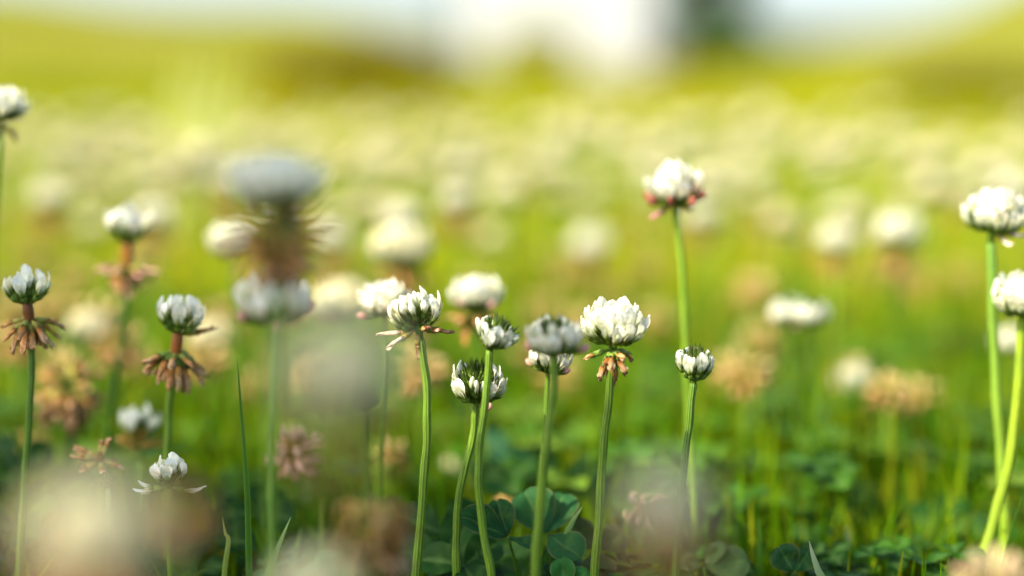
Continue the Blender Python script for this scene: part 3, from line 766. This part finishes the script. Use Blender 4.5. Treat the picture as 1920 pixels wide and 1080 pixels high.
F('leftmost sharp clover head, a few white florets above a narrow reddish core and brown skirt', (60, 640), .436, [(57, 750), (50, 850), (44, 950), (37, 1085)],
  K_sparse(pink=.1, n=7), size=.92, skirt=K_skirt(7, 11, 9, z=-3.4), tilt=(-3, 2), sr=1.2, scol=STEMD, core=(.16, .06, .015), corelen=9.0)
F('white head over an orange core and wide brown skirt, above the sharp blade', (322, 712), .445, [(317, 770), (314, 850), (312, 930)],
  K_sparse(pink=.6, n=7), size=1.0, skirt=K_skirt(12, 14, 11, L=10.4, z=-4.6, green=1.0) + [('dry', 1, 60, 66, 10, 1.5, dict(green=.8, phi=[0]))], tilt=(10, 0), sr=1.2, core=(.30, .10, .02), corelen=11.4)
F('softly blurred pink based clover head just behind the ragged one', (722, 594), .458, [(720, 700), (716, 800), (713, 900)],
  K_full(pink=.8), size=.86, tilt=(-4, 6), q=1, sr=1.0)
F('large softly blurred white head with pink base, under the tall bluish blurred one', (516, 612), .375, [(514, 700), (508, 800), (507, 900), (508, 1010)],
  K_cup(pink=.8), size=1.05, tilt=(0, 5), q=2, sparts=False, sr=1.2, scol=(.14, .28, .05))
F('blurred white head with brown skirt behind the top of the crossed pair', (893, 612), .495, [(896, 720), (900, 850)],
  K_full(pink=.8), size=.92, skirt=K_skirt(8, 6, 3, z=-2.4), q=1, sr=1.0, corelen=5)
F('blurred white and pink head over a drooping pink brown skirt, upper left', (238, 540), .50, [(234, 620), (215, 720), (203, 800)],
  K_sparse(pink=.8, n=9) , size=1.10, skirt=[('dry', 8, 100, 112, 9.5, -5.4, dict(tanc=(.55, .25, .18))), ('dry', 9, 122, 150, 9, -6, {}), ('dry', 7, 150, 168, 9, -6.6, {})], q=1, sr=1.1, scol=STEMD, corelen=11, core=(.3, .12, .02), tilt=(3, 0))
F('tall bluish white blurred head over a long green core and spread withered florets', (524, 505), .325, [(520, 620), (513, 760), (508, 900)],
  [('open', 15, 84, 32, 15.0, -.9, dict(W=2.2, Lp=2.6)), ('open', 13, 66, 24, 13.0, .1, dict(W=2.0)), ('open', 11, 48, 16, 10.5, .8, dict(W=1.8)), ('open', 9, 30, 8, 8.6, 1.3, dict(W=1.6)), ('bud', 9, 20, 4, 7.5, 1.6, dict(show=.8))], size=.98, skirt=[('dry', 8, 66, 62, 13, -5, dict(green=1.8)), ('dry', 10, 84, 98, 13, -7.5, dict(green=.7)), ('dry', 11, 104, 124, 12.5, -9, {}), ('dry', 12, 124, 150, 11.5, -10, {}), ('dry', 8, 150, 168, 10, -10.4, {})], q=1, sr=1.2, core=(.2, .2, .01), corelen=14)
F('tallest white clover head with red base standing above the others, right of centre', (1268, 402), .472, [(1280, 520), (1285, 640), (1290, 760), (1296, 900), (1300, 1030)],
  rim(1.6, ROSE) + [('open', 11, 84, 18, 12.5, -.4, dict(pink=1.5, W=2.2, pinkc=ROSE)), ('open', 10, 58, 10, 11.4, .6, dict(W=2.1, pink=.4)), ('open', 8, 34, 4, 11.4, 1.4, dict(W=2.0)), ('bud', 8, 16, 2, 10, 2.2, dict(show=1))],
  size=1.02, skirt=[('dry', 2, 104, 100, 9, -.8, dict(tanc=(.45, .15, .18), phi=[-3, 190]))], q=2, sparts=False, sr=1.15, scol=(.13, .23, .005), tilt=(-3, 5))
F('large white head cut by the right edge, on a bright yellow green stem', (1858, 455), .46, [(1862, 600), (1870, 760), (1880, 900), (1885, 1020)],
  K_full(pink=.0, cream=.1), size=1.06, skirt=[('dry', 2, 100, 96, 8, -.6, dict(tanc=(.7, .6, .4), phi=[190, 230]))], q=2, sparts=False, sr=1.4, scol=(.10, .22, .02), scol2=STEMY, tilt=(2, 5))
F('lower white head at the right edge with a bright yellow curved stem', (1915, 592), .45, [(1911, 700), (1895, 850), (1868, 960), (1835, 1070)],
  K_full(pink=.0, cream=.05), size=1.0, q=2, sparts=False, sr=1.5, scol=STEMY, tilt=(-4, 8))
F('pinkish white sharp florets above the pale blur at the lower left', (318, 915), .42, [(318, 1000), (320, 1085)],
  [('open', 7, 72, 8, 10.5, -.2, dict(W=2.4, pink=.8)), ('open', 3, 35, 4, 10, .6, dict(W=2.2, pink=.9)), ('bud', 4, 30, 10, 8, .6, dict(show=.8)), ('open', 3, 98, 78, 11, -1.2, dict(W=1.6, pink=1.4, phi=[180, -5, 200]))],
  size=.82, tilt=(0, 3), sr=1.1)
F('small tight green bud beside the pinkish florets, lower left', (203, 915), .425, [(205, 1000), (206, 1085)], K_bud(), size=.62, tilt=(-8, 10), sr=1.1, scol=(.2, .3, .12))
F('blurred white head with yellow brown withered florets behind the pinkish florets', (262, 868), .485, [(262, 960), (264, 1060)],
  K_sparse(pink=.0, n=6), size=.95, skirt=[('dry', 9, 40, 30, 9, -.5, dict(tanc=(.5, .3, .03), green=.1)), ('dry', 8, 70, 60, 9, -1.5, dict(tanc=(.5, .28, .03), green=.1))], q=1, corelen=5)
F('orange brown withered head with two florets sticking out left, above the green bud', (188, 868), .44, [(190, 960), (192, 1060)],
  [('dry', 3, 70, 60, 9.5, 0, dict(tanc=(.5, .2, .04), green=.1, phi=[180, 160, 200])), ('dry', 6, 100, 130, 7, -1, dict(tanc=(.3, .1, .02), green=.1)), ('dry', 4, 30, 20, 7, .5, dict(tanc=(.45, .18, .03), phi=[100, 60, 30, 0]))], size=.85, q=1, core=BROWN)
F('round brown spent head blurred at the left, right of the leftmost stem', (133, 768), .51, [(133, 850), (134, 960)], K_dryball(), size=1.5, q=1, scol=STEMD, corelen=6)
F('blurred cream head left, partly before the brown spent one', (172, 640), .60, [(175, 760), (178, 900)], K_full(cream=.5), size=1.0, q=1)
F('small blurred brown head under the left pink skirted flower', (225, 662), .57, [(222, 760), (218, 860)], K_dryball(9), size=1.15, q=1, corelen=4)
F('small cream bokeh head behind the orange cored flower', (392, 655), .62, [(393, 760), (394, 860)], K_full(cream=.6), size=.95, q=1)
F('cream domed blurred head above the pink based one, left of centre', (750, 518), .60, [(748, 650), (746, 800)], K_full(cream=.55), size=1.35, q=1, skirt=K_skirt(6, 4, 2, z=-1))
F('cream blurred head half behind the pale near blur, left of centre', (642, 612), .61, [(642, 760), (642, 880)], K_full(cream=.55), size=1.45, q=1)
F('pinkish white blurred head behind the tallest bluish one', (440, 480), .57, [(442, 600), (444, 760)], K_full(pink=.7, cream=.1), size=1.0, q=1)
F('left one of two touching blurred heads on thin stems at the right', (1478, 612), .56, [(1488, 700), (1497, 860)], K_cup(pink=.2), size=.80, q=1, sr=1.3, scol=STEMD)
F('right one of two touching blurred heads, stem dark green', (1519, 614), .55, [(1525, 700), (1530, 860)], K_cup(pink=.2), size=.78, q=1, sr=1.3, scol=STEMD)
F('blurred white head cut by the left edge at the top with dark withered florets below', (2, 255), .48, [(-8, 380), (-12, 560), (-14, 800)],
  K_full(pink=.4), size=.85, skirt=[('dry', 5, 120, 150, 9, -3, dict(tanc=(.12, .07, .03)))], q=1, corelen=5, tilt=(4, 0), core=DGREEN)
F('dark small bud blurred behind the pale near blur', (683, 770), .465, [(684, 850), (690, 940)], K_bud(), size=.95, q=1, scol=STEMD)
F('brown drooping spent head in the lower middle, left of the ragged flower stem', (700, 1040), .345, [(698, 1100)], [('dry', 8, 50, 130, 9.5, 3, dict(tanc=(.26, .11, .012), green=.1)), ('dry', 12, 80, 150, 10, 1.5, dict(tanc=(.20, .085, .010), green=.1)), ('dry', 14, 110, 165, 10.5, .5, dict(tanc=(.20, .085, .010), green=.1)), ('dry', 10, 130, 170, 9, -1.5, dict(tanc=(.26, .11, .012), green=.1))], size=1.15, q=1, corelen=6)
F('tan pink fluffy spent head, blurred, left of the brown drooping one', (556, 870), .485, [(556, 960), (556, 1060)], [('dry', 10, 40, 30, 8, 2.5, dict(tanc=(.68, .46, .34), green=.1)), ('dry', 12, 70, 80, 8.5, 1.5, dict(tanc=(.64, .40, .28), green=.1)), ('dry', 13, 95, 125, 9, .5, dict(tanc=(.6, .34, .22), green=.1)), ('dry', 11, 120, 155, 9, -.5, dict(tanc=(.52, .26, .14), green=.1))], size=1.0, q=1, corelen=4)
F('wide pale head melting into blur at the lower left corner, nearest to the lens', (178, 1105), .195, [(180, 1300)], K_full(pink=1.0, cream=.5), size=.88, skirt=K_skirt(12, 10, 6, z=-1), q=1)
F('tan withered head blurred beside the wide pale one at the lower left', (345, 985), .29, [(348, 1150)], K_dryball(12), size=.85, q=1, corelen=5)
F('pale ghostly blurred head between the sharp flowers and the tall bluish one', (640, 800), .20, [(640, 980), (640, 1300)], K_full(pink=.5, cream=.5), size=.84, skirt=K_skirt(4, 3, 2), q=1, sr=.9)
F('pale lilac blurred head at the lower right in front of the goblet flower stem', (1245, 1015), .21, [(1243, 1200)], K_full(pink=1.2, cream=.5), size=.62, skirt=K_skirt(10, 8, 6, z=-1), q=1)
F('pale blurred head at the bottom edge under the tall sharp blade', (590, 1150), .225, [(590, 1300)], K_full(pink=.8, cream=.3), size=.62, q=1)
F('cream tan blurred head in the lower right corner', (1865, 1125), .33, [(1865, 1200)], [('dry', 10, 80, 60, 10, 1, dict(tanc=(.44, .30, .14), green=.2)), ('dry', 10, 60, 30, 10, 1.5, dict(tanc=(.5, .38, .2), green=.3)), ('dry', 9, 110, 130, 9, 0, dict(tanc=(.6, .36, .16), green=.1))], size=.95, q=1)
F('small tan pink head behind the pale lilac blur', (1215, 960), .47, [(1213, 1040)], [('dry', 9, 80, 60, 8, 1, dict(tanc=(.65, .38, .28), green=.1)), ('dry', 9, 110, 120, 8, 0, dict(tanc=(.6, .36, .26), green=.1))], size=.85, q=1)
F('orange tan curled dead florets just behind the sharp clover leaves', (975, 960), .47, [(972, 1030)], [('dry', 5, 60, 75, 9, 1, dict(tanc=(.6, .34, .08), green=.1, phi=[190, 170, 210, 150, 230])), ('dry', 5, 90, 110, 9, 0, dict(tanc=(.5, .2, .04), green=.1))], size=.85, q=1, core=BROWN)
F('bluish white small head at the right in the middle distance', (1600, 735), .63, [(1602, 800), (1604, 880)], K_full(), size=.85, q=1, core=DGREEN)
F('cream blurred head left of the two touching heads stems', (1465, 720), .72, [(1466, 800), (1468, 880)], K_full(cream=.6), size=1.15, q=1)
F('white blurred head between the two bright stems at the right edge', (1893, 660), .60, [(1893, 760), (1893, 900)], K_full(cream=.1), size=.7, q=1)
F('small cream head low in the lower middle, left of the crossed stems', (853, 900), .56, [(853, 960), (853, 1010)], K_full(cream=.5), size=.72, q=1)
F('greyish head with dark core blurred at the upper middle', (1105, 500), .85, [(1108, 600), (1110, 700)], K_full(pink=.3), size=1.15, q=1, skirt=K_skirt(6, 6, 3), corelen=4, core=BROWN)
F('grey white head with brown core, blurred, left of the large edge flower', (1680, 490), .68, [(1684, 600), (1690, 760)], K_full(pink=.4, cream=.1), size=1.15, q=1, skirt=K_skirt(6, 6, 3), corelen=5, core=BROWN)
tans = [(1700, 825, .66, 1.05, 'orange tan spent head in the right middle distance, brightest of the row'), (1415, 890, .62, .95, 'orange spent head low at the right of the goblet flower'), (1645, 700, .74, 1.1, 'yellow tan spent head above the bluish white one'),
        (1330, 800, .70, .9, 'pale orange spent head just right of the goblet flower stem'), (1089, 905, .62, .75, 'round yellow orange spent head between the thick stem and the striped stem'), (1820, 720, .75, 1.1, 'brown pink spent head left of the two bright stems'),
        (1800, 870, .62, .95, 'reddish brown spent head low left of the two bright stems'), (1560, 900, .60, .8, 'dull yellow spent head in the dark lower right'), (735, 870, .52, .75, 'orange white spent head behind the brown drooping one'),
        (830, 850, .60, .9, 'small orange spent head behind the ragged flower stem'), (60, 850, .56, .8, 'dull tan spent head at the left edge behind the leftmost stem'), (160, 900, .52, .8, 'dark tan head behind the orange withered one'), (1180, 840, .72, .9, 'faint orange spent head right of the striped stem')]
for x, y, Z, s, lab in tans:
    F(lab, (x, y), Z, [(x + 1, y + 60), (x + 2, y + 130)], [('dry', 9, 60, 50, 8.5, 1.5, dict(tanc=(.64, .44, .18), green=.2)), ('dry', 10, 88, 95, 9, .5, dict(tanc=(.58, .32, .11), green=.1)), ('dry', 10, 115, 140, 9, -.5, dict(tanc=(.36, .15, .035), green=.1))], size=s, q=1, corelen=4)

# ------------------------------------------------------------------ the crowd of blurred heads behind
def proto(kind, skirt, h, size, label, group, seed, corelen=1.6):
    random.seed(seed)
    root = empty('clover_flower', (0, 0, 0)); tag(root, label, 'clover flower', group)
    mb = MB(); ribbed(mb, [Vector((random.uniform(-.008, .008), 0, -.003)), Vector((random.uniform(-.004, .004), 0, h * .5)), Vector((0, 0, h))], 1.2 * MM, 1.1 * MM, STEM, (.2, .32, .03), 0)
    mb.build('stem', [M_STEM], root)
    hm = MB(); dm = MB(); receptacle(hm, (corelen + (3 if skirt else 0)) * MM, 1.1 * MM, GREEN, 2 * MM)
    for s, m in make_florets(kind, 0) + (make_florets(skirt, 0) if skirt else []):
        dst = dm if s == 'dry' else hm; o = len(dst.v); dst.v += m.v; dst.c += m.c; dst.m += m.m; dst.f += [tuple(i + o for i in f) for f in m.f]
    M = Matrix.Translation((0, 0, h)) @ Matrix.Scale(size, 4)
    a = hm.build('flower_head', MATS, root); a.matrix_basis = M
    if dm.v: b = dm.build('withered_florets', MATS, root); b.matrix_basis = M
    return root
LW = 'cream white clover head dissolved in the pale blurred band across the meadow'
LS = 'blurred white clover head with a brown skirt in the crowd behind'
LT = 'blurred orange tan spent clover head low among the crowd behind'
protos = [[proto(K_full(cream=random.Random(i).uniform(.6, 1)), None, h, sz, LW, 'white clover heads crowding the meadow behind', 100 + i) for i, (h, sz) in enumerate(((.075, 1.0), (.088, 1.1), (.098, 1.0), (.108, 1.15), (.066, .95)))],
          [proto(K_full(cream=.3, pink=.5), K_skirt(7, 6, 3), h, 1.05, LS, 'white heads with brown skirts in the crowd behind', 120 + i) for i, h in enumerate((.078, .092))],
          [proto([('dry', 8, 60, 50, 8.5, 1.5, dict(tanc=(.60, .42, .17), green=.3)), ('dry', 9, 88, 95, 9, .5, dict(tanc=(.54, .32, .11), green=.2)), ('dry', 9, 115, 140, 9, -.5, dict(tanc=(.34, .15, .035), green=.1))], None, h, 1.1, LT, 'spent tan heads in the crowd behind', 130 + i) for i, h in enumerate((.038, .05, .062))]]
used = set(); random.seed(5)
def place(p, x, y, rz, s):
    if p not in used: used.add(p); r = p
    else:
        r = p.copy(); C.objects.link(r)
        for ch in p.children:
            if ch.parent == p:
                c = ch.copy(); C.objects.link(c); c.parent = r
    r.location = (x, y, 0); r.rotation_euler = (0, 0, rz); r.scale = (s, s, s)
taken = []
def scatter(n, y0, y1, grp, pw, sep, margin=.05):
    c = 0; tries = 0
    while c < n and tries < n * 60:
        tries += 1
        k = random.random(); y = (y0 ** (1 + pw) + k * (y1 ** (1 + pw) - y0 ** (1 + pw))) ** (1 / (1 + pw))
        x = random.uniform(-1, 1) * (y * .37 + margin)
        if any((x - a) ** 2 + (y - b) ** 2 < sep * sep for a, b in taken): continue
        taken.append((x, y)); c += 1
        place(random.choice(protos[grp]), x, y, random.uniform(0, 6.28), random.uniform(.9, 1.1))
scatter(175, .80, 1.85, 0, .0, .022)
scatter(22, .66, 1.4, 1, .5, .03)
scatter(84, .54, 1.25, 2, .3, .026)

# the rest of the crowd, farther than the heads one can tell apart
def far_crowd(n):
    mb = MB(); src = []
    for p in protos[0]:
        for ch in p.children: src.append((p, ch))
    for _ in range(n):
        y = random.uniform(1.0, 2.0); x = random.uniform(-1, 1) * (y * .38 + .05)
        p = random.choice(protos[0]); a = random.uniform(0, 6.28); R4 = Matrix.Translation((x, y, 0)) @ Matrix.Rotation(a, 4, 'Z')
        for ch in p.children:
            M = R4 @ ch.matrix_basis; me = ch.data; o = len(mb.v); at = me.color_attributes['tint'].data
            for v in me.vertices: mb.v.append(tuple(M @ v.co)); mb.c.append(tuple(at[v.index].color[:3]))
            off = 3 if ch.name.startswith('stem') else 0
            for f in me.polygons: mb.f.append(tuple(i + o for i in f.vertices)); mb.m.append(off or f.material_index)
    o = mb.build('clover_flowers', MATS + [M_STEM]); tag(o, kind='stuff')
far_crowd(200)
